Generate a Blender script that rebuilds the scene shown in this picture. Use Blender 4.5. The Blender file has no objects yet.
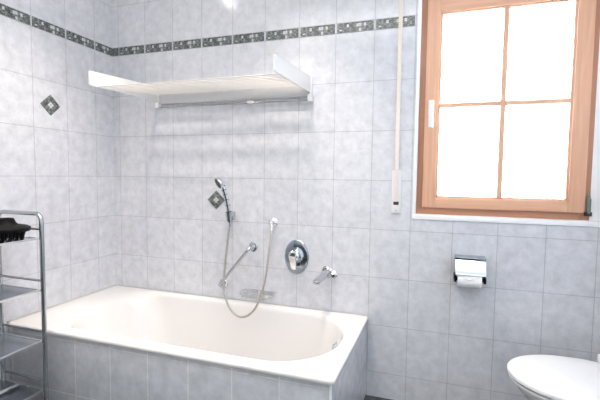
import bpy, bmesh, math, random
from mathutils import Vector, Matrix
random.seed(7)
scene = bpy.context.scene
COL = scene.collection
PI = math.pi
TW, TH = 0.2, 0.25225          # wall tile size
X0, Y0 = 0.0492, 0.1407        # first joints away from the corner
BT = 4 * TH                    # underside of the mosaic border
BH = 0.052                     # height of the border
FLOOR, CEIL = -0.891, 1.61
XR, YF = 2.80, -2.95           # right wall, wall behind the camera
RIM = -0.458

# ------------------------------------------------------------------ materials
def new_mat(name):
    m = bpy.data.materials.new(name); m.use_nodes = True
    nt = m.node_tree
    return m, nt, nt.nodes['Principled BSDF']

def inp(b, **kw):
    for k, v in kw.items():
        k = k.replace('_', ' ')
        if k in b.inputs: b.inputs[k].default_value = v

def simple(name, col, rough=0.4, metal=0.0, var=0.03, scale=30, bump=0.0, coat=0.0, spec=None):
    m, nt, b = new_mat(name)
    inp(b, Roughness=rough, Metallic=metal)
    if coat: inp(b, Coat_Weight=coat, Coat_Roughness=0.05)
    if spec is not None: b.inputs['Specular IOR Level'].default_value = spec
    tc = nt.nodes.new('ShaderNodeTexCoord')
    n = nt.nodes.new('ShaderNodeTexNoise'); n.inputs['Scale'].default_value = scale
    n.inputs['Detail'].default_value = 4
    r = nt.nodes.new('ShaderNodeValToRGB')
    c = Vector(col)
    r.color_ramp.elements[0].color = (*(c * (1 - var)), 1); r.color_ramp.elements[0].position = .3
    r.color_ramp.elements[1].color = (*[min(1, x * (1 + var)) for x in c], 1); r.color_ramp.elements[1].position = .7
    nt.links.new(tc.outputs['Object'], n.inputs['Vector'])
    nt.links.new(n.outputs['Fac'], r.inputs['Fac'])
    nt.links.new(r.outputs['Color'], b.inputs['Base Color'])
    if bump:
        bp = nt.nodes.new('ShaderNodeBump'); bp.inputs['Strength'].default_value = bump
        bp.inputs['Distance'].default_value = 0.002
        nt.links.new(n.outputs['Fac'], bp.inputs['Height'])
        nt.links.new(bp.outputs['Normal'], b.inputs['Normal'])
    return m

def tile_mat(name, u_axis, u_off, v_off=0.0, flip=1, c1=(.70, .712, .757), c2=(.735, .748, .79), lo=.79,
             grout=(.46, .46, .49), border=True, w=TW, h=TH, v_axis='Z', mortar=0.0017, rough=.16, jitter=0.0):
    """glazed marbled tiles with grout; the courses above the mosaic border start at its top edge"""
    m, nt, b = new_mat(name)
    N, L = nt.nodes.new, nt.links.new
    tc = N('ShaderNodeTexCoord'); sp = N('ShaderNodeSeparateXYZ'); L(tc.outputs['Object'], sp.inputs[0])
    def math_(op, a, bb, c=None):
        n = N('ShaderNodeMath'); n.operation = op
        for i, q in enumerate((a, bb, c)):
            if q is None: continue
            if isinstance(q, (int, float)): n.inputs[i].default_value = q
            else: L(q, n.inputs[i])
        return n.outputs[0]
    u = math_('SUBTRACT', math_('MULTIPLY', sp.outputs[u_axis], flip), u_off)
    v = math_('SUBTRACT', sp.outputs[v_axis], v_off)
    if border:
        g = math_('GREATER_THAN', v, BT + BH / 2)
        v = math_('SUBTRACT', v, math_('MULTIPLY', g, BH))
    cb = N('ShaderNodeCombineXYZ'); L(u, cb.inputs[0]); L(v, cb.inputs[1])
    br = N('ShaderNodeTexBrick'); L(cb.outputs[0], br.inputs['Vector'])
    br.offset = 0; br.squash = 1
    br.inputs['Scale'].default_value = 1
    br.inputs['Brick Width'].default_value = w; br.inputs['Row Height'].default_value = h
    br.inputs['Mortar Size'].default_value = mortar; br.inputs['Mortar Smooth'].default_value = .3
    br.inputs['Bias'].default_value = 0
    br.inputs['Color1'].default_value = (*c1, 1); br.inputs['Color2'].default_value = (*c2, 1)
    br.inputs['Mortar'].default_value = (*grout, 1)
    n1 = N('ShaderNodeTexNoise'); n1.inputs['Scale'].default_value = 19; n1.inputs['Detail'].default_value = 5
    n1.inputs['Roughness'].default_value = .65; n1.inputs['Distortion'].default_value = .15
    L(tc.outputs['Object'], n1.inputs['Vector'])
    rp = N('ShaderNodeValToRGB'); rp.color_ramp.elements[0].position = .30; rp.color_ramp.elements[1].position = .66
    rp.color_ramp.elements[0].color = (lo, lo * 1.005, lo * 1.01, 1); rp.color_ramp.elements[1].color = (1, 1, 1, 1)
    L(n1.outputs['Fac'], rp.inputs['Fac'])
    mx = N('ShaderNodeMix'); mx.data_type = 'RGBA'; mx.blend_type = 'MULTIPLY'; mx.inputs[0].default_value = 1
    L(br.outputs['Color'], mx.inputs[6]); L(rp.outputs['Color'], mx.inputs[7])
    L(mx.outputs[2], b.inputs['Base Color'])
    rr = N('ShaderNodeMapRange'); rr.inputs['To Min'].default_value = rough; rr.inputs['To Max'].default_value = .7
    L(br.outputs['Fac'], rr.inputs['Value']); L(rr.outputs[0], b.inputs['Roughness'])
    n2 = N('ShaderNodeTexNoise'); n2.inputs['Scale'].default_value = 14; n2.inputs['Detail'].default_value = 3
    L(tc.outputs['Object'], n2.inputs['Vector'])
    hh = math_('SUBTRACT', math_('MULTIPLY', n2.outputs['Fac'], .35), br.outputs['Fac'])
    bp = N('ShaderNodeBump'); bp.inputs['Strength'].default_value = .45; bp.inputs['Distance'].default_value = .0015
    L(hh, bp.inputs['Height']); L(bp.outputs['Normal'], b.inputs['Normal'])
    return m

def wood_mat(name, axis, c1, c2):
    m, nt, b = new_mat(name)
    N, L = nt.nodes.new, nt.links.new
    tc = N('ShaderNodeTexCoord'); mp = N('ShaderNodeMapping')
    s = [70, 70, 70]; s['XYZ'.index(axis)] = 3
    mp.inputs['Scale'].default_value = s
    L(tc.outputs['Object'], mp.inputs[0])
    n = N('ShaderNodeTexNoise'); n.inputs['Scale'].default_value = 1; n.inputs['Detail'].default_value = 5
    n.inputs['Distortion'].default_value = .6; L(mp.outputs[0], n.inputs['Vector'])
    r = N('ShaderNodeValToRGB'); r.color_ramp.elements[0].color = (*c1, 1); r.color_ramp.elements[1].color = (*c2, 1)
    r.color_ramp.elements[0].position = .32; r.color_ramp.elements[1].position = .68
    L(n.outputs['Fac'], r.inputs['Fac'])
    # a few knots
    vo = N('ShaderNodeTexVoronoi'); vo.inputs['Scale'].default_value = 5.5; L(tc.outputs['Object'], vo.inputs['Vector'])
    kr = N('ShaderNodeValToRGB'); kr.color_ramp.elements[0].position = .03; kr.color_ramp.elements[1].position = .06
    kr.color_ramp.elements[0].color = (.45, .35, .3, 1)
    kr.color_ramp.elements[1].color = (1, 1, 1, 1)
    L(vo.outputs['Distance'], kr.inputs['Fac'])
    mx = N('ShaderNodeMix'); mx.data_type = 'RGBA'; mx.blend_type = 'MULTIPLY'; mx.inputs[0].default_value = 1
    L(r.outputs[0], mx.inputs[6]); L(kr.outputs[0], mx.inputs[7]); L(mx.outputs[2], b.inputs['Base Color'])
    inp(b, Roughness=.38)
    return m

M = {}
M['tile_back'] = tile_mat('tile_back', 'X', X0)
M['tile_left'] = tile_mat('tile_left', 'Y', Y0, flip=-1)
M['tile_right'] = tile_mat('tile_right', 'Y', 0.0, flip=-1)
AX = 1.621
M['tile_apron'] = tile_mat('tile_apron', 'X', AX, v_off=-0.499, border=False, grout=(.88, .87, .84), mortar=.0028)
M['tile_apron_side'] = tile_mat('tile_apron_side', 'Y', 0.703 - 0.2 * 4, flip=-1, v_off=-0.499, border=False)
M['tile_floor'] = tile_mat('tile_floor', 'X', 0, border=False, v_axis='Y', w=.3, h=.3, c1=(.075, .085, .085), c2=(.095, .10, .10), lo=.7, grout=(.2, .2, .2), rough=.25)
M['paint'] = simple('white_paint', (.86, .86, .86), .8, bump=.2, scale=60, var=.01)
M['paint_warm'] = simple('warm_grey_paint', (.74, .68, .61), .8, bump=.2, scale=60, var=.01)
M['plaster_trim'] = simple('white_edge_profile', (.90, .91, .93), .35, var=.01)
M['enamel'] = simple('bath_enamel', (.80, .785, .775), .12, var=.008, scale=3, coat=.4)
M['white_plastic'] = simple('white_plastic', (.82, .82, .83), .3, var=.01)
M['ceramic'] = simple('sanitary_ceramic', (.80, .80, .82), .1, var=.008, scale=4, coat=.4)
M['lacquer'] = simple('white_lacquered_metal', (.76, .755, .75), .28, var=.01)
M['rail'] = simple('pale_grey_aluminium', (.60, .60, .61), .35, var=.02)
M['chrome_mid'] = simple('tap_chrome', (.60, .62, .65), .10, metal=1, var=.03)
M['slat'] = simple('cream_lacquered_slats', (.76, .73, .69), .3, var=.02)
M['chrome'] = simple('polished_chrome', (.80, .81, .83), .07, metal=1, var=.02)
M['chrome_dark'] = simple('dark_chrome', (.36, .41, .47), .13, metal=1, var=.05)
M['steel'] = simple('brushed_steel', (.50, .51, .53), .28, metal=1, var=.05)
M['rack_tube'] = simple('rack_chrome_tube', (.50, .51, .53), .16, metal=1, var=.04)
M['tray'] = simple('satin_metal_tray', (.30, .33, .37), .24, metal=.85, var=.06, scale=12)
M['black_plastic'] = simple('black_plastic', (.004, .004, .0045), .45, var=.2, spec=.12)
M['black_rubber'] = simple('black_rubber', (.03, .03, .032), .6, var=.2)
M['hose'] = simple('silver_grey_hose', (.47, .45, .42), .3, metal=.55, var=.06)
M['strap'] = simple('beige_webbing', (.84, .77, .70), .8, var=.06, scale=200, bump=.4)
M['paper'] = simple('toilet_paper', (.90, .90, .92), .95, var=.02, scale=80, bump=.3)
M['bronze'] = simple('grey_green_hinge', (.22, .26, .25), .35, metal=.7, var=.1)
M['caulk'] = simple('grey_sealant', (.5, .5, .5), .6)
M['mos_dark'] = simple('mosaic_dark_stone', (.105, .115, .115), .25, var=.5, scale=120)
M['mos_mid'] = simple('mosaic_grey_stone', (.21, .225, .225), .25, var=.4, scale=120)
M['mos_light'] = simple('mosaic_silver_stone', (.60, .61, .62), .2, var=.1, scale=120)
M['mos_green'] = simple('mosaic_green_stone', (.13, .17, .155), .25, var=.4, scale=120)
M['wood_v'] = wood_mat('spruce_upright', 'Z', (.70, .39, .245), (.80, .48, .325))
M['wood_h'] = wood_mat('spruce_rail', 'X', (.70, .39, .245), (.80, .48, .325))
M['wood_fv'] = wood_mat('frame_upright', 'Z', (.46, .225, .135), (.54, .28, .175))
M['wood_fh'] = wood_mat('frame_rail', 'X', (.46, .225, .135), (.54, .28, .175))

def glass_mat():
    m = bpy.data.materials.new('window_glass'); m.use_nodes = True
    nt = m.node_tree; nt.nodes.clear(); N, L = nt.nodes.new, nt.links.new
    o = N('ShaderNodeOutputMaterial'); t = N('ShaderNodeBsdfTransparent'); g = N('ShaderNodeBsdfGlossy')
    g.inputs['Roughness'].default_value = .02; t.inputs['Color'].default_value = (.96, .98, .98, 1)
    f = N('ShaderNodeFresnel'); f.inputs['IOR'].default_value = 1.45
    x = N('ShaderNodeMixShader'); L(f.outputs[0], x.inputs[0]); L(t.outputs[0], x.inputs[1]); L(g.outputs[0], x.inputs[2])
    L(x.outputs[0], o.inputs[0]); return m
M['glass'] = glass_mat()

# ------------------------------------------------------------------ mesh helpers
class MB:
    def __init__(s): s.bm = bmesh.new(); s.mats = []
    def _mi(s, mat):
        if mat is None: return 0
        if mat not in s.mats: s.mats.append(mat)
        return s.mats.index(mat)
    def _merge(s, tmp, mat):
        i = s._mi(mat)
        me = bpy.data.meshes.new('t'); tmp.to_mesh(me); tmp.free()
        k = len(s.bm.faces); s.bm.from_mesh(me); bpy.data.meshes.remove(me)
        s.bm.faces.ensure_lookup_table()
        for f in s.bm.faces[k:]: f.material_index = i
    def box(s, x0, x1, y0, y1, z0, z1, bev=0.0, mat=None, seg=2, rot=None):
        t = bmesh.new(); bmesh.ops.create_cube(t, size=1)
        c = Vector(((x0+x1)/2, (y0+y1)/2, (z0+z1)/2)); d = (x1-x0, y1-y0, z1-z0)
        for v in t.verts: v.co = Vector((v.co.x*d[0], v.co.y*d[1], v.co.z*d[2]))
        if bev: bmesh.ops.bevel(t, geom=list(t.edges), offset=bev, segments=seg, profile=.6, affect='EDGES')
        for v in t.verts: v.co = (rot @ v.co if rot else v.co) + c
        s._merge(t, mat); return s
    def tube(s, pts, r, n=16, mat=None, cap=True):
        pts = [Vector(p) for p in pts]
        rs = r if isinstance(r, (list, tuple)) else [r]*len(pts)
        t = bmesh.new(); rings = []
        tan = [(pts[min(i+1, len(pts)-1)] - pts[max(i-1, 0)]).normalized() for i in range(len(pts))]
        up = Vector((0, 0, 1)) if abs(tan[0].z) < .9 else Vector((1, 0, 0))
        a = tan[0].cross(up).normalized()
        for i, p in enumerate(pts):
            a = (a - tan[i]*a.dot(tan[i])).normalized(); b = tan[i].cross(a)
            rings.append([t.verts.new(p + (a*math.cos(q) + b*math.sin(q))*rs[i]) for q in [2*PI*k/n for k in range(n)]])
        for i in range(len(rings)-1):
            for k in range(n):
                t.faces.new((rings[i][k], rings[i][(k+1)%n], rings[i+1][(k+1)%n], rings[i+1][k]))
        if cap:
            t.faces.new(rings[0][::-1]); t.faces.new(rings[-1])
        s._merge(t, mat); return s
    def lathe(s, origin, axis, prof, n=40, mat=None, sx=1.0, sz=1.0, open_=False):
        """prof: (distance along axis, radius)"""
        axis = Vector(axis).normalized(); o = Vector(origin)
        up = Vector((0, 0, 1)) if abs(axis.z) < .9 else Vector((1, 0, 0))
        a = axis.cross(up).normalized(); b = a.cross(axis)
        t = bmesh.new(); rings = []
        for d, r in prof:
            r = max(r, 1e-5)
            rings.append([t.verts.new(o + axis*d + a*math.cos(2*PI*k/n)*r*sx + b*math.sin(2*PI*k/n)*r*sz) for k in range(n)])
        for i in range(len(rings)-1):
            for k in range(n):
                t.faces.new((rings[i][k], rings[i][(k+1)%n], rings[i+1][(k+1)%n], rings[i+1][k]))
        if not open_: t.faces.new(rings[0][::-1]); t.faces.new(rings[-1])
        bmesh.ops.remove_doubles(t, verts=t.verts, dist=1e-5)
        s._merge(t, mat); return s
    def loft(s, rings, mat=None, cap0=True, cap1=True, flip=False):
        t = bmesh.new(); R = [[t.verts.new(Vector(p)) for p in r] for r in rings]; n = len(R[0])
        for i in range(len(R)-1):
            for k in range(n):
                t.faces.new((R[i][k], R[i][(k+1)%n], R[i+1][(k+1)%n], R[i+1][k]))
        if cap0: t.faces.new(R[0][::-1])
        if cap1: t.faces.new(R[-1])
        bmesh.ops.recalc_face_normals(t, faces=t.faces)
        s._merge(t, mat); return s
    def prism(s, poly, vec, mat=None, bev=0):
        v = Vector(vec); s.loft([poly, [Vector(p)+v for p in poly]], mat); return s
    def quad(s, a, b, c, d, mat=None):
        t = bmesh.new(); t.faces.new([t.verts.new(Vector(q)) for q in (a, b, c, d)]); s._merge(t, mat); return s
    def build(s, name, mat=None, parent=None, smooth=True, loc=None):
        me = bpy.data.meshes.new(name)
        bmesh.ops.recalc_face_normals(s.bm, faces=s.bm.faces)
        s.bm.to_mesh(me); s.bm.free()
        if smooth:
            me.polygons.foreach_set('use_smooth', [True]*len(me.polygons))
            try: me.set_sharp_from_angle(angle=math.radians(38))
            except Exception: pass
        o = bpy.data.objects.new(name, me); COL.objects.link(o)
        for m_ in (s.mats or [mat]): me.materials.append(m_)
        if loc is not None:
            L = Vector(loc); me.transform(Matrix.Translation(-L)); o.location = L
        if parent is not None:
            o.parent = parent; bpy.context.view_layer.update()
            o.matrix_parent_inverse = parent.matrix_world.inverted()
        return o

def empty(name, loc, label=None, cat=None, group=None, kind=None):
    o = bpy.data.objects.new(name, None); COL.objects.link(o); o.location = loc
    o.empty_display_size = .05
    tag(o, label, cat, group, kind); bpy.context.view_layer.update(); return o
def tag(o, label=None, cat=None, group=None, kind=None):
    if label: o['label'] = label
    if cat: o['category'] = cat
    if group: o['group'] = group
    if kind: o['kind'] = kind
    return o
def catmull(P, n=8):
    P = [Vector(p) for p in P]; P = [2*P[0]-P[1]] + P + [2*P[-1]-P[-2]]; out = []
    for i in range(1, len(P)-2):
        for k in range(n):
            t = k/n; a, b, c, d = P[i-1:i+3]
            out.append(.5*((2*b) + (c-a)*t + (2*a-5*b+4*c-d)*t*t + (3*b-a-3*c+d)*t**3))
    out.append(P[-2]); return out
def rrect(x0, x1, y0, y1, rad, z, n=10, m=10):
    """rounded rectangle ring; rad = radii at (x1,y1),(x0,y1),(x0,y0),(x1,y0)"""
    if not isinstance(rad, (tuple, list)): rad = [rad]*4
    cs = [(x1, y1, 0, -1, -1), (x0, y1, 90, 1, -1), (x0, y0, 180, 1, 1), (x1, y0, 270, -1, 1)]
    arcs = []
    for (cx, cy, a0, sx, sy), r in zip(cs, rad):
        ox, oy = cx + sx*r, cy + sy*r
        arcs.append([(ox + r*math.cos(math.radians(a0 + 90*k/n)), oy + r*math.sin(math.radians(a0 + 90*k/n))) for k in range(n+1)])
    pts = []
    for i in range(4):
        pts += arcs[i]
        a, b = arcs[i][-1], arcs[(i+1) % 4][0]
        pts += [(a[0]+(b[0]-a[0])*k/m, a[1]+(b[1]-a[1])*k/m) for k in range(1, m)]
    return [Vector((p[0], p[1], z)) for p in pts]

# ------------------------------------------------------------------ room shell
WX0, WX1, WZ0, WZ1 = 1.873, 2.668, 0.086, 1.158
FX1 = 2.622     # window opening
WT = 0.16
w = MB()
w.box(-.12, WX0, 0, WT, FLOOR, CEIL)
w.box(WX1, XR + .12, 0, WT, FLOOR, CEIL)
w.box(WX0, WX1, 0, WT, FLOOR, WZ0)
w.box(WX0, WX1, 0, WT, WZ1, CEIL)
wall_back = tag(w.build('wall_back', M['tile_back'], smooth=False), kind='structure')
wall_left = tag(MB().box(-.12, 0, YF, 0, FLOOR, CEIL).build('wall_left', M['tile_left'], smooth=False), kind='structure')
wall_right = tag(MB().box(XR, XR + .12, YF, 0, FLOOR, CEIL).build('wall_right', M['tile_right'], smooth=False), kind='structure')
tag(MB().box(-.12, XR + .12, YF - .12, YF, FLOOR, CEIL).build('wall_front', M['paint_warm'], smooth=False), kind='structure')
tag(MB().box(0, XR, YF, YF + .02, FLOOR, -.15).build('added_dark_band', M['tile_floor'], smooth=False), kind='structure')  # dark band added out of view to cut bounce onto the tub front
tag(MB().box(-.12, XR + .12, YF - .12, WT, FLOOR - .1, FLOOR).build('floor', M['tile_floor'], smooth=False), kind='structure')
tag(MB().box(-.12, XR + .12, YF - .12, WT, CEIL, CEIL + .1).build('ceiling', M['paint'], smooth=False), kind='structure')

# mosaic border pieces, one per tile, set proud of the wall
CELLS = ["mdmddmdddmddgdm",
         "mdmdlddgllmlgmd",
         "gmmglddmllmlmdm",
         "mdgmdmddmmgmdmd",
         "dlmdmmgddlmmdmd",
         "mdmddmddglmdmdd"]
KEY = {'d': 'mos_dark', 'm': 'mos_mid', 'l': 'mos_light', 'g': 'mos_green'}
def border_piece(name, P, U, wdt, full, parent, side):
    """P lower-left corner, U unit vector along the wall, outwards = side"""
    b = MB(); U = Vector(U); O = Vector(side); Z = Vector((0, 0, 1)); g = .0058
    nc = 15; cw = (TW - 2*g) / nc; h0, h1 = .002, BH - .002; ch = (h1-h0)/6
    start = 0 if full else nc - int(wdt / cw)
    P = Vector(P) + O*.0004
    L_ = wdt - g if not full else TW - 2*g
    a = P + U*g + Z*h0
    # body
    b.loft([[a, a+U*(L_-g*0), a+U*L_+Z*(h1-h0), a+Z*(h1-h0)],
            [a+O*.0022, a+U*L_+O*.0022, a+U*L_+Z*(h1-h0)+O*.0022, a+Z*(h1-h0)+O*.0022]], M['mos_dark'])
    for r in range(6):
        for c in range(start, nc):
            k = CELLS[5-r][c]
            if k == 'd': continue
            q = a + U*((c-start)*cw + .0004) + Z*(r*ch + .0003) + O*.0025
            if (c-start+1)*cw > L_: continue
            b.quad(q, q+U*(cw-.0008), q+U*(cw-.0008)+Z*(ch-.0006), q+Z*(ch-.0006), M[KEY[k]])
    return b.build(name, None, parent, smooth=False)
border_piece('border_tile', (0, 0, BT), (1, 0, 0), X0, False, wall_back, (0, -1, 0))
for i in range(9):
    x = X0 + i*TW
    wd = min(TW, WX0 - .016 - x)
    if wd > .19: border_piece('border_tile', (x, 0, BT), (1, 0, 0), TW, True, wall_back, (0, -1, 0))
    else:
        # last piece is cut by the window edge
        b = MB(); g = .0058
        b.box(x+g, x+wd-.002, -.0024, -.0002, BT+.002, BT+BH-.002, mat=M['mos_dark'])
        cw = (TW-2*g)/15; ch = (BH-.004)/6
        for r in range(6):
            for c in range(15):
                k = CELLS[5-r][c]
                if k == 'd' or (c+1)*cw > wd-2*g: continue
                q = Vector((x+g+c*cw+.0004, -.0027, BT+.002+r*ch+.0003))
                b.quad(q, q+Vector((cw-.0008, 0, 0)), q+Vector((cw-.0008, 0, ch-.0006)), q+Vector((0, 0, ch-.0006)), M[KEY[k]])
        b.build('border_tile', None, wall_back, smooth=False)
# the left wall reads left to right towards the corner
b0 = (0, -Y0, BT)
border_piece('border_tile', b0, (0, 1, 0), Y0, False, wall_left, (1, 0, 0))
for i in range(1, 11):
    border_piece('border_tile', (0, -Y0 - i*TW, BT), (0, 1, 0), TW, True, wall_left, (1, 0, 0))

# diamond inlays
def diamond(C, U, O, parent, hw=.058, hh=.055):
    C, U, O, Z = Vector(C), Vector(U), Vector(O), Vector((0, 0, 1)); b = MB()
    a, c = U*hw, Z*hh
    ring = lambda k, o: [C + a*k + O*o, C + c*k + O*o, C - a*k + O*o, C - c*k + O*o]
    b.loft([ring(1, 0), ring(1, .0028)], M['mos_dark'])
    n = 6
    for i in range(n):
        for j in range(n):
            u0, u1 = -1 + 2*i/n, -1 + 2*(i+1)/n; v0, v1 = -1 + 2*j/n, -1 + 2*(j+1)/n
            mid = 2 <= i <= 3 and 2 <= j <= 3
            mt = M['mos_light'] if mid else random.choice([M['mos_mid'], M['mos_green'], M['mos_mid'], M['mos_dark']])
            def Q(u, v, s=.93):
                uc, vc = (u0+u1)/2, (v0+v1)/2
                u, v = uc+(u-uc)*s, vc+(v-vc)*s
                return C + a*(u+v)/2 + c*(v-u)/2 + O*.0032
            b.quad(Q(u0, v0), Q(u1, v0), Q(u1, v1), Q(u0, v1), mt)
    return b.build('diamond_inlay', None, parent, smooth=False)
diamond((.745, 0, TH/2 - .003), (1, 0, 0), (0, -1, 0), wall_back)
diamond((0, -Y0 - 1.5*TW - .003, 2.5*TH), (0, 1, 0), (1, 0, 0), wall_left)

# white edging around the window reveal
t = MB()
e = .016
t.box(WX0-e, WX0+.001, -.004, .035, WZ0-.022, WZ1+e, .002)
t.box(WX1-.001, WX1+e, -.004, .035, WZ0-.022, WZ1+e, .002)
t.box(WX0-e, WX1+e, -.006, .035, WZ0-.024, WZ0+.001, .003)
t.box(WX0-e, WX1+e, -.004, .035, WZ1-.001, WZ1+e, .002)
tag(t.build('trim_1', M['plaster_trim']), kind='structure')

tag(MB().box(FX1+.0005, WX1-.001, .036, WT, WZ0, WZ1).build('trim_3', M['plaster_trim'], smooth=False), kind='structure')
# ------------------------------------------------------------------ window
win = empty('window_1', ((WX0+WX1)/2, .06, WZ0), kind='structure')
FY0, FY1 = .030, .100
fw = .030
f = MB()
f.box(WX0, WX0+fw+.012, FY0, FY1, WZ0, WZ1, .002, M['wood_fv'])
f.box(FX1-fw-.012, FX1, FY0, FY1, WZ0, WZ1, .002, M['wood_fv'])
f.box(WX0+fw+.012, FX1-fw-.012, FY0, FY1, WZ0, WZ0+fw+.01, .002, M['wood_fh'])
f.box(WX0+fw+.012, FX1-fw-.012, FY0, FY1, WZ1-fw-.01, WZ1, .002, M['wood_fh'])
f.build('window_frame', None, win)
SX0, SX1, SZ0, SZ1 = 1.902, 2.598, .121, 1.130
GX0, GX1, GZ0, GZ1 = 1.964, 2.532, .172, 1.066
SY0, SY1 = .012, .075
s = MB()
s.box(SX0, GX0, SY0, SY1, SZ0, SZ1, .004, M['wood_v'])
s.box(GX1, SX1, SY0, SY1, SZ0, SZ1, .004, M['wood_v'])
s.box(GX0-.001, GX1+.001, SY0+.0005, SY1, SZ0, GZ0, .004, M['wood_h'])
s.box(GX0-.001, GX1+.001, SY0+.0005, SY1, GZ1, SZ1, .004, M['wood_h'])
sash = s.build('sash', None, win)
# inner glazing bead
bd = MB()
for (a, b_, c, d) in ((GX0-.001, GX0+.011, GZ0, GZ1), (GX1-.011, GX1+.001, GZ0, GZ1), (GX0, GX1, GZ0-.001, GZ0+.010), (GX0, GX1, GZ1-.010, GZ1+.001)):
    bd.box(a, b_, SY0+.008, SY0+.03, c, d, .003)
bd.build('glazing_bead', M['wood_v'], sash)
MX, MZ = 2.2505, .622
mu = MB().box(MX-.0125, MX+.0125, SY0+.004, SY1-.01, GZ0, GZ1, .003, M['wood_v'])
mu.build('mullion', None, sash)
MB().box(GX0, MX-.0125, SY0+.004, SY1-.01, MZ-.0115, MZ+.0115, .003, M['wood_h']).box(MX+.0125, GX1, SY0+.004, SY1-.01, MZ-.0115, MZ+.0115, .003, M['wood_h']).build('glazing_bar', None, sash)
for (a, b_) in ((GX0, MX), (MX, GX1)):
    for (c, d) in ((GZ0, MZ), (MZ, GZ1)):
        p = MB().box(a+.002, b_-.002, .045, .049, c+.002, d-.002).build('glass_pane', M['glass'], win, smooth=False)
h = MB()
h.box(1.918, 1.944, -.004, .012, .578, .648, .004)
h.lathe((1.931, -.002, .622), (0, -1, 0), [(0, .0095), (.030, .0095), (.032, .008)])
h.box(1.920, 1.942, -.046, -.030, .510, .638, .005)
tag(h.build('window_handle', M['white_plastic'], sash), 'white lever handle')
h = MB()
h.tube([(2.609, .006, .120), (2.609, .006, .185)], .009, mat=M['bronze'])
h.tube([(2.609, .006, .186), (2.609, .006, .200), (2.609, .006, .216)], [.007, .005, .002], mat=M['bronze'])
h.box(2.594, 2.622, -.002, .014, .108, .126, .003, M['black_rubber'])
h.build('hinge', None, sash)
h = MB().tube([(2.609, .006, 1.05), (2.609, .006, 1.12)], .009)
h.build('hinge', M['bronze'], sash)

# ------------------------------------------------------------------ bathtub and tiled surround
tub = empty('bathtub', (.82, -.36, FLOOR), 'white enamelled bathtub with rounded inner end, set in the grey tiled surround', 'bathtub')
TX0, TX1, TY0, TY1 = .003, 1.636, -.716, -.003
rings = []
def outer(ins, z, r=.022): return rrect(TX0+ins, TX1-ins, TY0+ins, TY1-ins, max(r-ins, .004), z)
rings += [rrect(.62, 1.40, -.50, -.20, .06, RIM-.445), rrect(.45, 1.49, -.56, -.14, .10, RIM-.43), rrect(.40, 1.52, -.59, -.10, .12, RIM-.38),
          rrect(.20, 1.58, -.655, -.045, .2, RIM-.06), rrect(.14, 1.59, -.665, -.035, .2, RIM-.014), outer(.018, RIM-.014),
          outer(.016, RIM-.019), outer(.003, RIM-.022), outer(0, RIM-.018), outer(0, RIM-.010), outer(.002, RIM-.004), outer(.006, RIM-.001), outer(.012, RIM)]
IX0, IX1, IY0, IY1 = .150, 1.572, -.642, -.058
RI = (.27, .23, .23, .27)
def inner(k, z, grow=0.0):
    # k = inset of the four sides (left, right, front, back)
    l, r, f_, b_ = k
    rr = [max(.06, q - .35*min(l, r)*0 + grow) for q in RI]
    return rrect(IX0+l, IX1-r, IY0+f_, IY1-b_, rr, z)
rings += [inner((-.07, -.022, -.022, -.022), RIM, .02), inner((-.04, -.012, -.012, -.012), RIM-.002, .012), inner((-.01, -.004, -.004, -.004), RIM-.006, .004),
          inner((.02, .001, .001, .001), RIM-.013), inner((.045, .004, .004, .004), RIM-.026)]
D = .395
for i in range(1, 15):
    q = i/14; z = RIM - .024 - (D-.024)*(1-(1-q)**1.0)
    s_ = q
    rings.append(inner((.045+.22*s_**.9, .004+.055*s_, .004+.045*s_, .004+.045*s_), z))
zb = RIM - D
for i in range(1, 7):
    a = i/6*PI/2
    rings.append(inner((.265+.06*math.sin(a)+.02*i, .059+.06*math.sin(a), .049+.05*math.sin(a), .049+.05*math.sin(a)), zb - .03*(1-math.cos(a))))
for r_ in rings:
    for p_ in r_: p_.x += .018*(max(p_.x, 0)/1.64)**4*(p_.y-TY0)/.71
t_ = MB(); t_.loft(rings, cap0=True, cap1=True)
shell = t_.build('basin', M['enamel'], tub)
# overflow knob on the sloping right end
ok = MB()
ok.lathe((1.566, -.375, RIM-.032), (-1, 0, .12), [(0, .024), (.004, .025), (.008, .022), (.010, .014), (.016, .013), (.018, .011)])
ok.build('overflow_knob', M['chrome'], tub)
MB().lathe((1.33, -.36, zb-.0295), (0, 0, 1), [(0, .034), (.003, .034), (.005, .028), (.005, .02), (.002, .018)]).build('drain', M['chrome'], tub)
sl = MB()
sl.tube([(.01, -.0045, RIM+.001), (1.635, -.0045, RIM+.001)], .0038, n=8)
sl.tube([(.004, -.71, RIM+.001), (.004, -.01, RIM+.001)], .004, n=8)
sl.build('sealant_bead', M['caulk'], tub)

sur = empty('tub_surround', (.82, -.70, FLOOR), 'grey marbled tiled panels boxing in the white bathtub, down to the floor', 'tub surround')
MB().box(.002, AX, -.703, -.682, FLOOR, RIM-.0225, .0012).build('front_panel', M['tile_apron'], sur)
MB().prism([(AX-.020, -.6815, FLOOR), (AX+.0015, -.6815, FLOOR), (AX+.0255, -.002, FLOOR), (AX+.004, -.002, FLOOR)], (0, 0, RIM-.0225-FLOOR)).build('side_panel', M['tile_back' if False else 'tile_apron_side'], sur)
MB().box(AX-.005, AX+.003, -.7050, -.697, FLOOR, RIM-.023, .002).build('corner_profile', M['plaster_trim'], sur)

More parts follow.
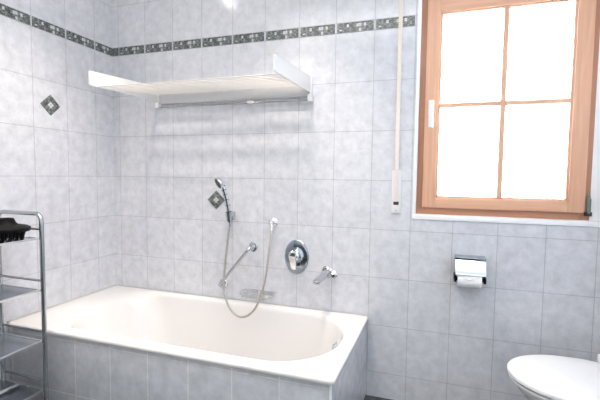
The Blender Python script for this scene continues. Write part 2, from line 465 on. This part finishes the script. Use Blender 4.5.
# ------------------------------------------------------------------ slatted shelf above the tub
rk = empty('towel_shelf', (.83, 0, .70), 'long white slatted shelf fixed to the wall above the bathtub, with towel rail below', 'towel shelf')
RX0, RX1 = .352, 1.312
r = MB()
r.box(RX0+.016, RX1-.006, -.024, -.002, .692, .757, .003)
r.build('wall_rail', M['rail'], rk)
def end_plate(x):
    pl = MB()
    poly = [(x, -.006, .712), (x, -.512, .700), (x, -.522, .703), (x, -.522, .764), (x, -.516, .769), (x, -.030, .797), (x, -.006, .797)]
    pl.prism(poly, (.008, 0, 0))
    return pl.build('end_plate', M['lacquer'], rk)
end_plate(RX0-.008); end_plate(RX1)
def bracket(x):
    b = MB(); b.box(x-.011, x+.011, -.036, -.001, .664, .700, .004)
    b.box(x-.006, x+.006, -.018, -.001, .700, .800, .003)
    return b.build('wall_bracket', M['white_plastic'], rk)
bracket(RX0+.004); bracket(RX1+.008)
sl = MB(); NS = 10
for i in range(NS):
    y = -.478 + i*(.478-.045)/(NS-1)
    z = .6985 + (y+.478)/(.433)*.048
    sl.box(RX0, RX1, y-.0090, y+.0090, z-.0016, z+.0016, .001, seg=1, rot=Matrix.Rotation(.11, 3, 'X'))
sl.build('slats', M['slat'], rk)
MB().tube([(RX0+.002, -.022, .672), (RX1-.002, -.022, .672)], .0036, n=10).build('towel_rail', M['rack_tube'], rk)
MB().box(.955, .990, -.030, -.014, .669, .683, .004).build('rail_slider', M['white_plastic'], rk)
sc = MB()
for x in (RX0+.022, ): sc.lathe((x, -.024, .732), (0, -1, 0), [(0, .005), (.0015, .005), (.002, .003)], n=16)
sc.build('screw', M['steel'], rk)

# ------------------------------------------------------------------ shutter strap
st = empty('shutter_strap', (1.777, 0, .09), 'beige shutter strap running down the wall beside the window into its white winder plate', 'shutter strap')
p = MB(); p.box(1.754, 1.801, -.007, -.0005, .088, .306, .0025); plate = p.build('winder_plate', M['white_plastic'], st)
MB().box(1.764, 1.790, -.0085, -.0065, .130, .147, .001).build('strap_slot', M['black_rubber'], plate)
MB().lathe((1.777, -.007, .102), (0, -1, 0), [(0, .0035), (.001, .0035), (.0014, .002)], n=14).build('screw', M['steel'], plate)
MB().box(1.766, 1.786, -.0125, -.0105, .146, 1.50, .0004).build('strap', M['strap'], st)
MB().box(1.757, 1.797, -.022, -.0005, 1.49, 1.54, .004).build('strap_guide', M['white_plastic'], st)

# ------------------------------------------------------------------ shower and tap fittings
sh = empty('hand_shower', (.864, 0, .04), 'chrome hand shower resting in its wall holder beside the left end of the tub wall diamond', 'hand shower')
sh['label'] = 'chrome hand shower in its wall holder with a long looping grey hose'
ho = MB()
ho.lathe((.842, -.0005, .040), (0, -1, 0), [(0, .024), (.006, .024), (.009, .019), (.020, .016), (.04, .015)])
ho.tube([(.864, -.058, .008), (.861, -.064, .062)], [.0160, .0195], n=20)
ho.box(.846, .884, -.060, -.022, .014, .062, .007)
ho.build('wall_holder', M['chrome_mid'], sh)
hp = [(.8645, -.055, .000), (.862, -.063, .055), (.857, -.073, .115), (.850, -.084, .165), (.842, -.096, .205), (.836, -.102, .226)]
ha = MB(); ha.tube(catmull(hp, 5), [.0115 + .003*math.sin(PI*k/25) for k in range(26)], n=20)
ha.build('handle', M['chrome'], sh)
cp = catmull(hp, 5)
for k in (6, 9, 12, 15, 18, 21):
    g_ = MB(); d = (cp[k+1]-cp[k-1]).normalized(); g_.lathe(cp[k]-d*.0045, d, [(0, .0138), (.001, .0151), (.0025, .0151), (.0035, .0138)], n=20); g_.build('grip_ring', M['black_plastic'], sh)
ax = Vector((-.54, -.68, -.47)).normalized(); c0 = Vector((.832, -.098, .232))
hd = MB(); hd.lathe(c0 - ax*.012, ax, [(0, .012), (.004, .020), (.012, .028), (.020, .033), (.030, .034), (.034, .033)])
hd.build('spray_head', M['chrome'], sh)
MB().lathe(c0 + ax*.0215, ax, [(0, .029), (.002, .029), (.003, .022)]).build('spray_face', M['black_rubber'], sh)
hose = [(.8645, -.055, .000), (.861, -.060, -.03), (.851, -.07, -.155), (.847, -.085, -.268), (.849, -.1, -.35), (.863, -.11, -.408), (.897, -.12, -.47), (.940, -.125, -.503), (.985, -.13, -.507), (1.030, -.135, -.483), (1.068, -.135, -.434), (1.097, -.13, -.355), (1.116, -.12, -.258), (1.124, -.1, -.142), (1.125, -.075, -.069), (1.121, -.056, -.025)]
MB().tube(catmull(hose, 8), .0062, n=12).build('hose', M['hose'], sh)
MB().tube([(.8645, -.055, .004), (.863, -.058, -.022)], [.0095, .008], n=16).build('hose_nut', M['chrome'], sh)
MB().tube([(1.119, -.053, -.008), (1.1225, -.060, -.035)], [.0095, .008], n=16).build('hose_nut', M['chrome'], sh)
el = MB()
el.lathe((1.108, -.0005, .006), (0, -1, 0), [(0, .027), (.004, .027), (.008, .022), (.012, .013), (.040, .012)])
el.tube(catmull([(1.108, -.030, .006), (1.111, -.043, .004), (1.118, -.051, -.006), (1.1195, -.054, -.012)], 4), .0105, n=16)
el.lathe((1.108, -.038, .006), (0, -1, 0), [(0, .013), (.006, .012), (.010, .007), (.012, .002)], n=24)
el.build('wall_outlet', M['chrome'], sh)

gb = empty('grab_bar', (.87, 0, -.26), 'slanting chrome grab bar on the wall behind the shower hose', 'grab bar')
A_, B_ = Vector((.985, 0, -.140)), Vector((.793, 0, -.372))
for q in (A_, B_):
    MB().lathe(q + Vector((0, -.0005, 0)), (0, -1, 0), [(0, .029), (.004, .029), (.008, .025), (.009, .013), (.03, .012)]).build('wall_flange', M['chrome'], gb)
o_ = Vector((0, -.058, 0)); d_ = (B_-A_).normalized()
bar = catmull([A_+Vector((0, -.02, 0)), A_+o_*.8+d_*.002, A_+o_+d_*.018, A_+o_+d_*.05], 6) + catmull([B_+o_-d_*.05, B_+o_-d_*.018, B_+o_*.8-d_*.002, B_+Vector((0, -.02, 0))], 6)
MB().tube(bar, .0095, n=18).build('bar', M['chrome_mid'], gb)

sd = empty('soap_dish', (1.03, 0, -.39), 'small chrome wire soap dish on the wall just above the tub rim', 'soap dish')
fr = MB(); z_ = -.388
loop = [(.945, -.010, z_), (.932, -.045, z_), (.945, -.088, z_), (.965, -.098, z_), (1.095, -.098, z_), (1.125, -.085, z_), (1.135, -.045, z_), (1.122, -.010, z_), (1.03, -.006, z_), (.945, -.010, z_)]
fr.tube(catmull(loop, 5), .0036, n=10)
fr.tube([(p_[0]*.93+.0723, p_[1]*.86-.006, z_-.018) for p_ in catmull(loop, 5)], .0026, n=8)
fr.build('rim_wire', M['chrome'], sd)
wr = MB()
for k in range(11):
    x = .955 + k*.0155
    wr.tube([(x, -.012, z_), (x, -.016, z_-.018), (x, -.085, z_-.018), (x, -.094, z_)], .0014, n=6)
wr.build('grid_wire', M['steel'], sd)
MB().lathe((1.03, -.0005, z_-.006), (0, -1, 0), [(0, .016), (.004, .016), (.007, .010), (.012, .008)]).build('wall_mount', M['chrome'], sd)

vl = empty('mixer_valve', (1.249, 0, -.177), 'oval chrome bath mixer plate with lever on the wall between hose and spout', 'mixer valve')
MB().lathe((1.249, -.0005, -.177), (0, -1, 0), [(0, .070), (.004, .070), (.008, .066), (.010, .058), (.010, .002)], n=56, sx=1, sz=1.38).build('escutcheon', M['chrome_dark'], vl)
cp_ = MB().lathe((1.249, -.010, -.165), (0, -1, 0), [(0, .043), (.006, .042), (.012, .036), (.030, .032), (.048, .030), (.054, .024), (.056, .008)], n=40)
cap = cp_.build('cartridge_cap', M['chrome'], vl)
lv = MB()
lv.loft([rrect(1.249-w_, 1.249+w_, -.066-t2, -.066+t2*.6, min(w_, t2)*.45, 0, 4, 2) and
         [Vector((p_.x, p_.y - off, zz)) for p_ in rrect(1.249-w_, 1.249+w_, -.062-t2, -.062+t2, t2*.8, 0, 4, 2)]
         for zz, w_, t2, off in ((-.132, .012, .006, .004), (-.142, .020, .009, .010), (-.162, .021, .010, .010), (-.19, .018, .008, .003), (-.222, .016, .006, -.007), (-.238, .013, .004, -.012))])
lv.build('lever', M['chrome'], cap)

sp = empty('bath_spout', (1.43, 0, -.25), 'short chrome bath spout sticking out of the wall right of the oval mixer', 'spout')
MB().lathe((1.425, -.0005, -.246), (0, -1, 0), [(0, .034), (.005, .034), (.012, .028), (.016, .024)]).build('rosette', M['chrome'], sp)
s_ = MB()
path = catmull([(1.425, -.010, -.246), (1.422, -.06, -.250), (1.416, -.11, -.256), (1.410, -.150, -.263), (1.4075, -.163, -.268)], 5)
ringz = []
for i, p_ in enumerate(path):
    q = i/(len(path)-1); hw = .020-.002*q; hh = .018 - .007*q
    ringz.append([Vector((p_.x + hw*math.copysign(abs(math.cos(a))**.7, math.cos(a)), p_.y, p_.z + hh*math.copysign(abs(math.sin(a))**.7, math.sin(a)))) for a in [2*PI*k/20 for k in range(20)]])
cz = sum(ringz[-1], Vector())/20
for sc_, dy_ in ((.93, .003), (.75, .0055), (.45, .007)): ringz.append([cz + (p_-cz)*sc_ + Vector((0, -dy_, .004*(1-sc_))) for p_ in ringz[-1-int(sc_ < .9)-int(sc_ < .5)]])
s_.loft(ringz); s_.build('spout_body', M['chrome_mid'], sp)
MB().lathe((1.4085, -.152, -.270), (0, -.15, -1), [(0, .011), (.009, .011), (.010, .009)], n=20).build('aerator', M['chrome'], sp)
MB().lathe((1.461, -.0005, -.258), (0, -1, 0), [(0, .019), (.006, .019), (.010, .015), (.020, .014), (.024, .010)]).build('diverter_knob', M['chrome'], sp)

# ------------------------------------------------------------------ toilet paper
tp = empty('paper_holder', (2.13, 0, -.11), 'chrome toilet paper holder with hinged cover on the tiled wall below the window', 'toilet paper holder')
c = MB()
c.box(2.062, 2.198, -.062, -.0005, -.119, -.101, .004)
c.build('wall_plate', M['chrome_dark'], tp)
cv = MB(); prof = []
for k in range(7):
    q = k/6; prof.append((-.0635 - .030*q, -.116 - .055*q))
prof += [(-.0950, -.176), (-.0955, -.181)]
out_ = [Vector((2.064, y, z)) for y, z in prof] + [Vector((2.064, y+.0018, z-.0006)) for y, z in prof[::-1]]
cv.prism(out_, (.132, 0, 0)); cv.build('cover_flap', M['chrome'], tp)
MB().tube([(2.062, -.062, -.2065), (2.200, -.062, -.2065)], .009, n=16).build('spindle', M['black_plastic'], tp)
for x in (2.060, 2.188):
    MB().box(x, x+.011, -.078, -.002, -.220, -.190, .004).build('side_arm', M['black_plastic'], tp)
ro = empty('toilet_roll', (2.127, -.062, -.2065), 'white toilet paper roll under the chrome cover, its end folded to a point', 'toilet paper')
rr_ = MB(); Rr = .0365
rr_.lathe((2.0745, -.062, -.2065), (1, 0, 0), [(0, .020), (0, Rr-.001), (.001, Rr), (.103, Rr), (.104, Rr-.001), (.104, .020), (0, .020)], n=48, open_=True)
rr_.build('roll', M['paper'], ro)
fl = MB(); pts_t, pts_b = [], []
Rf = Rr + .0012
def onroll(x, ang, R_): return Vector((x, -.062 - R_*math.cos(ang), -.2065 + R_*math.sin(ang)))
for k in range(13):
    x = 2.0765 + .100*k/12; tip = 1 - abs(k/6 - 1)
    pts_t.append(x); pts_b.append(.62 - .62*tip)
f1 = [[onroll(x, PI/2*.9, Rf) for x in pts_t], [onroll(x, (PI/2*.9+b_)/2, Rf) for x, b_ in zip(pts_t, pts_b)], [onroll(x, b_, Rf) for x, b_ in zip(pts_t, pts_b)]]
tb = bmesh.new(); V = [[tb.verts.new(p_) for p_ in r_] for r_ in f1]
for i in range(2):
    for k in range(12): tb.faces.new((V[i][k], V[i][k+1], V[i+1][k+1], V[i+1][k]))
fl._merge(tb, None); fo = fl.build('folded_end', M['paper'], ro)
so = fo.modifiers.new('thickness', 'SOLIDIFY'); so.thickness = .0022; so.offset = 1

# ------------------------------------------------------------------ toilet
to = empty('toilet', (2.5, -.36, FLOOR), 'white toilet with its lid closed, standing under the window at the right edge', 'toilet')
def dshape(xf, xb, hw, z, yc=-.372, n=64, back=.55, e=2.0):
    """oval pointing to -X, squarer at the back"""
    pts = []; xm = xf + (xb-xf)*back
    for k in range(n):
        a = 2*PI*k/n; ca, sa = math.cos(a), math.sin(a)
        if ca < 0: pts.append(Vector((xm + (xm-xf)*ca, yc + hw*sa, z)))
        else:
            ex = .62
            pts.append(Vector((xm + (xb-xm)*abs(ca)**ex, yc + hw*math.copysign(abs(sa)**.85, sa)*(1-.10*ca**2), z)))
    return pts
LZ = -.468
l = MB()
l.loft([dshape(2.258, 2.688, .188, LZ-.016), dshape(2.250, 2.694, .196, LZ-.014), dshape(2.249, 2.695, .197, LZ-.006), dshape(2.252, 2.692, .194, LZ-.001), dshape(2.272, 2.685, .176, LZ+.002), dshape(2.31, 2.65, .145, LZ+.004), dshape(2.40, 2.58, .07, LZ+.005)])
l.build('lid', M['white_plastic'], to)
l = MB()
l.loft([dshape(2.262, 2.69, .187, LZ-.034), dshape(2.256, 2.692, .192, LZ-.031), dshape(2.256, 2.692, .192, LZ-.022), dshape(2.273, 2.69, .177, LZ-.019)])
l.build('seat_ring', M['white_plastic'], to)
b = MB()
FB = FLOOR
b.loft([dshape(2.42, 2.70, .105, FB), dshape(2.42, 2.70, .105, FB+.03), dshape(2.44, 2.71, .100, FB+.12), dshape(2.42, 2.72, .115, FB+.20), dshape(2.36, 2.73, .145, FB+.27), dshape(2.315, 2.74, .166, FB+.32), dshape(2.288, 2.745, .176, FB+.355), dshape(2.278, 2.748, .179, LZ-.048), dshape(2.279, 2.748, .178, LZ-.040), dshape(2.285, 2.745, .173, LZ-.0365)])
b.box(2.70, XR-.001, -.45, -.27, FB+.10, LZ-.045, .02)
b.build('bowl', M['ceramic'], to)
for y in (-.215, -.525):
    hg = MB(); hg.box(2.604, 2.662, y-.022, y+.022, LZ+.002, LZ+.036, .005); hg.build('lid_hinge', M['white_plastic'], to)

# ------------------------------------------------------------------ chrome rack by the tub
ra = empty('shelf_rack', (.20, -.99, FLOOR), 'tall chrome tube rack with tray shelves in front of the tub, at the left edge', 'shelving rack')
PX0, PX1 = .070, .336; YA, YB = -.782, -1.205; TOPZ = .092; PR = .0095
def uframe(y):
    R_ = .035; pts = [(PX0, y, FLOOR+.012)]
    for k in range(4): pts.append((PX0, y, FLOOR+.02 + (TOPZ-R_-FLOOR-.02)*(k+1)/4))
    for k in range(1, 9):
        a = PI - k*PI/16; pts.append((PX0+R_+R_*math.cos(a), y, TOPZ-R_+R_*math.sin(a)))
    for k in range(0, 9):
        a = PI/2 - k*PI/16; pts.append((PX1-R_+R_*math.cos(a), y, TOPZ-R_+R_*math.sin(a)))
    for k in range(4): pts.append((PX1, y, TOPZ-R_ - (TOPZ-R_-FLOOR-.02)*(k+1)/4))
    pts.append((PX1, y, FLOOR+.012))
    u_ = MB().tube(pts, PR, n=18).build('end_frame', M['rack_tube'], ra)
    for x in (PX0, PX1):
        MB().lathe((x, y, FLOOR), (0, 0, 1), [(0, .013), (.018, .013), (.022, .010)], n=20).build('foot', M['black_rubber'], u_)
    return u_
uf = [uframe(YA), uframe(YB)]
for zt in (-.010, -.238, -.468, -.690):
    tr = MB()
    th, lip = .0025, .007
    tr.box(PX0+.006, PX1-.006, YB+.006, YA-.006, zt-lip, zt-lip+th)
    tray = tr.build('shelf_tray', M['tray'], ra, smooth=False)
    lp = MB()
    lp.box(PX1-.006, PX1+.001, YB+.01, YA-.01, zt-lip-.002, zt, .0012)
    lp.box(PX0-.001, PX0+.006, YB+.01, YA-.01, zt-lip-.002, zt, .0012)
    lp.box(PX0+.004, PX1-.004, YA-.010, YA-.004, zt-lip-.002, zt-.002, .001)
    lp.box(PX0+.004, PX1-.004, YB+.004, YB+.010, zt-lip-.002, zt-.002, .001)
    lp.build('shelf_edge', M['chrome'], tray)
    for y in (YA, YB):
        MB().tube([(PX0, y, zt+.034), (PX1, y, zt+.034)], .0052, n=12).build('cross_rail', M['rack_tube'], ra)

df = empty('hair_dryer_diffuser', (.237, -.868, -.024), 'black hair dryer diffuser standing on its prongs on the top shelf of the chrome rack', 'hair dryer diffuser')
dx, dy = .264, -.885; dz = -.0150
d_ = MB()
d_.lathe((dx, dy, dz+.040), (0, 0, 1), [(0, .040), (.002, .070), (.000, .086), (.007, .089), (.015, .088), (.022, .076), (.026, .058), (.029, .044), (.036, .037), (.048, .032), (.054, .030), (.055, .027), (.052, .024), (.036, .022)], n=48)
d_.build('bell', M['black_plastic'], df)
for ringn, rad in ((14, .065), (8, .040)):
    for k in range(ringn):
        a = 2*PI*k/ringn + .1
        x, y = dx+rad*math.cos(a), dy+rad*math.sin(a)
        hgt = .0 if ringn == 14 else .004
        MB().tube([(x, y, dz+.046), (x*.9+dx*.1*1, y*.9+dy*.1, dz+.02), (x*.88+dx*.12, y*.88+dy*.12, dz+.004+hgt), (x*.88+dx*.12, y*.88+dy*.12, dz+.0015+hgt)], [.0085, .0065, .005, .003], n=12).build('prong', M['black_plastic'], df)
rd = MB(); rd.tube([(.198, -1.02, -.6838), (.202, -.93, -.6838), (.205, -.812, -.6838)], [.0095, .0095, .0095], n=18)
rd.tube([(.205, -.813, -.6838), (.2052, -.806, -.6838)], [.0105, .008], n=18)
tag(rd.build('metal_rod', M['chrome'], loc=(.2, -.9, -.7)), 'slim shiny metal rod lying on the bottom visible shelf of the chrome rack', 'metal rod')

# ------------------------------------------------------------------ light
def area(name, loc, rot, power, col, size, shape='DISK', size_y=None):
    l = bpy.data.lights.new(name, 'AREA'); l.energy = power; l.color = col; l.shape = shape; l.size = size
    if size_y: l.size_y = size_y
    o = bpy.data.objects.new(name, l); COL.objects.link(o); o.location = loc; o.rotation_euler = rot; return o
WARM = (1, .87, .75)
bl = bpy.data.lights.new('ceiling_bulb', 'POINT'); bl.energy = .35; bl.color = (1, .93, .86); bl.shadow_soft_size = .022
bo = bpy.data.objects.new('ceiling_bulb', bl); COL.objects.link(bo); bo.location = (.475, -.662, 1.55)
def spot(loc, power, col, ang, rad=.05, blend=.7):
    l = bpy.data.lights.new('ceiling_downlight', 'SPOT'); l.energy = power; l.color = col
    l.spot_size = math.radians(ang); l.spot_blend = blend; l.shadow_soft_size = rad
    o = bpy.data.objects.new('ceiling_downlight', l); COL.objects.link(o); o.location = loc; return o
spot((1.28, -.48, CEIL-.02), 25.0, WARM, 84, .06, 1.0)
spot((.50, -.66, CEIL-.02), 26.0, WARM, 88, .06, 1.0)
area('ceiling_fill', (1.5, -1.5, CEIL-.01), (0, 0, 0), 6.0, (1, .94, .88), 1.8, 'RECTANGLE', .5)  # soft overhead fill added to brighten the room, not a known fixture
pt = area('window_portal', ((WX0+WX1)/2, .13, (WZ0+WZ1)/2), (-PI/2, 0, 0), 1, (1, 1, 1), WX1-WX0, 'RECTANGLE', WZ1-WZ0)
pt.data.cycles.is_portal = True
wd = bpy.data.worlds.new('overcast_sky'); scene.world = wd; wd.use_nodes = True
bg = wd.node_tree.nodes['Background']; bg.inputs['Color'].default_value = (.79, .89, 1.0, 1); bg.inputs['Strength'].default_value = 26.0

# ------------------------------------------------------------------ camera
F, yaw, pit, rol = 397.425, -.318304, -.062089, .0125145
cam = bpy.data.cameras.new('camera'); co = bpy.data.objects.new('camera', cam); COL.objects.link(co)
cam.sensor_width = 36; cam.lens = F/600*36; cam.clip_start = .02
fwd = Vector((math.sin(yaw)*math.cos(pit), math.cos(yaw)*math.cos(pit), math.sin(pit)))
rt = Vector((math.cos(yaw), -math.sin(yaw), 0)); up = rt.cross(fwd)
r2 = rt*math.cos(rol) + up*math.sin(rol); u2 = -rt*math.sin(rol) + up*math.cos(rol)
m = Matrix((r2, u2, -fwd)).transposed().to_4x4(); m.translation = Vector((1.94356, -2.06461, .27355))
co.matrix_world = m
scene.camera = co
vs = scene.view_settings
vs.view_transform = 'Standard'; vs.look = 'None'; vs.exposure = 1.80; vs.gamma = 1.0; vs.use_curve_mapping = False
scene.cycles.max_bounces = 10; scene.cycles.diffuse_bounces = 6
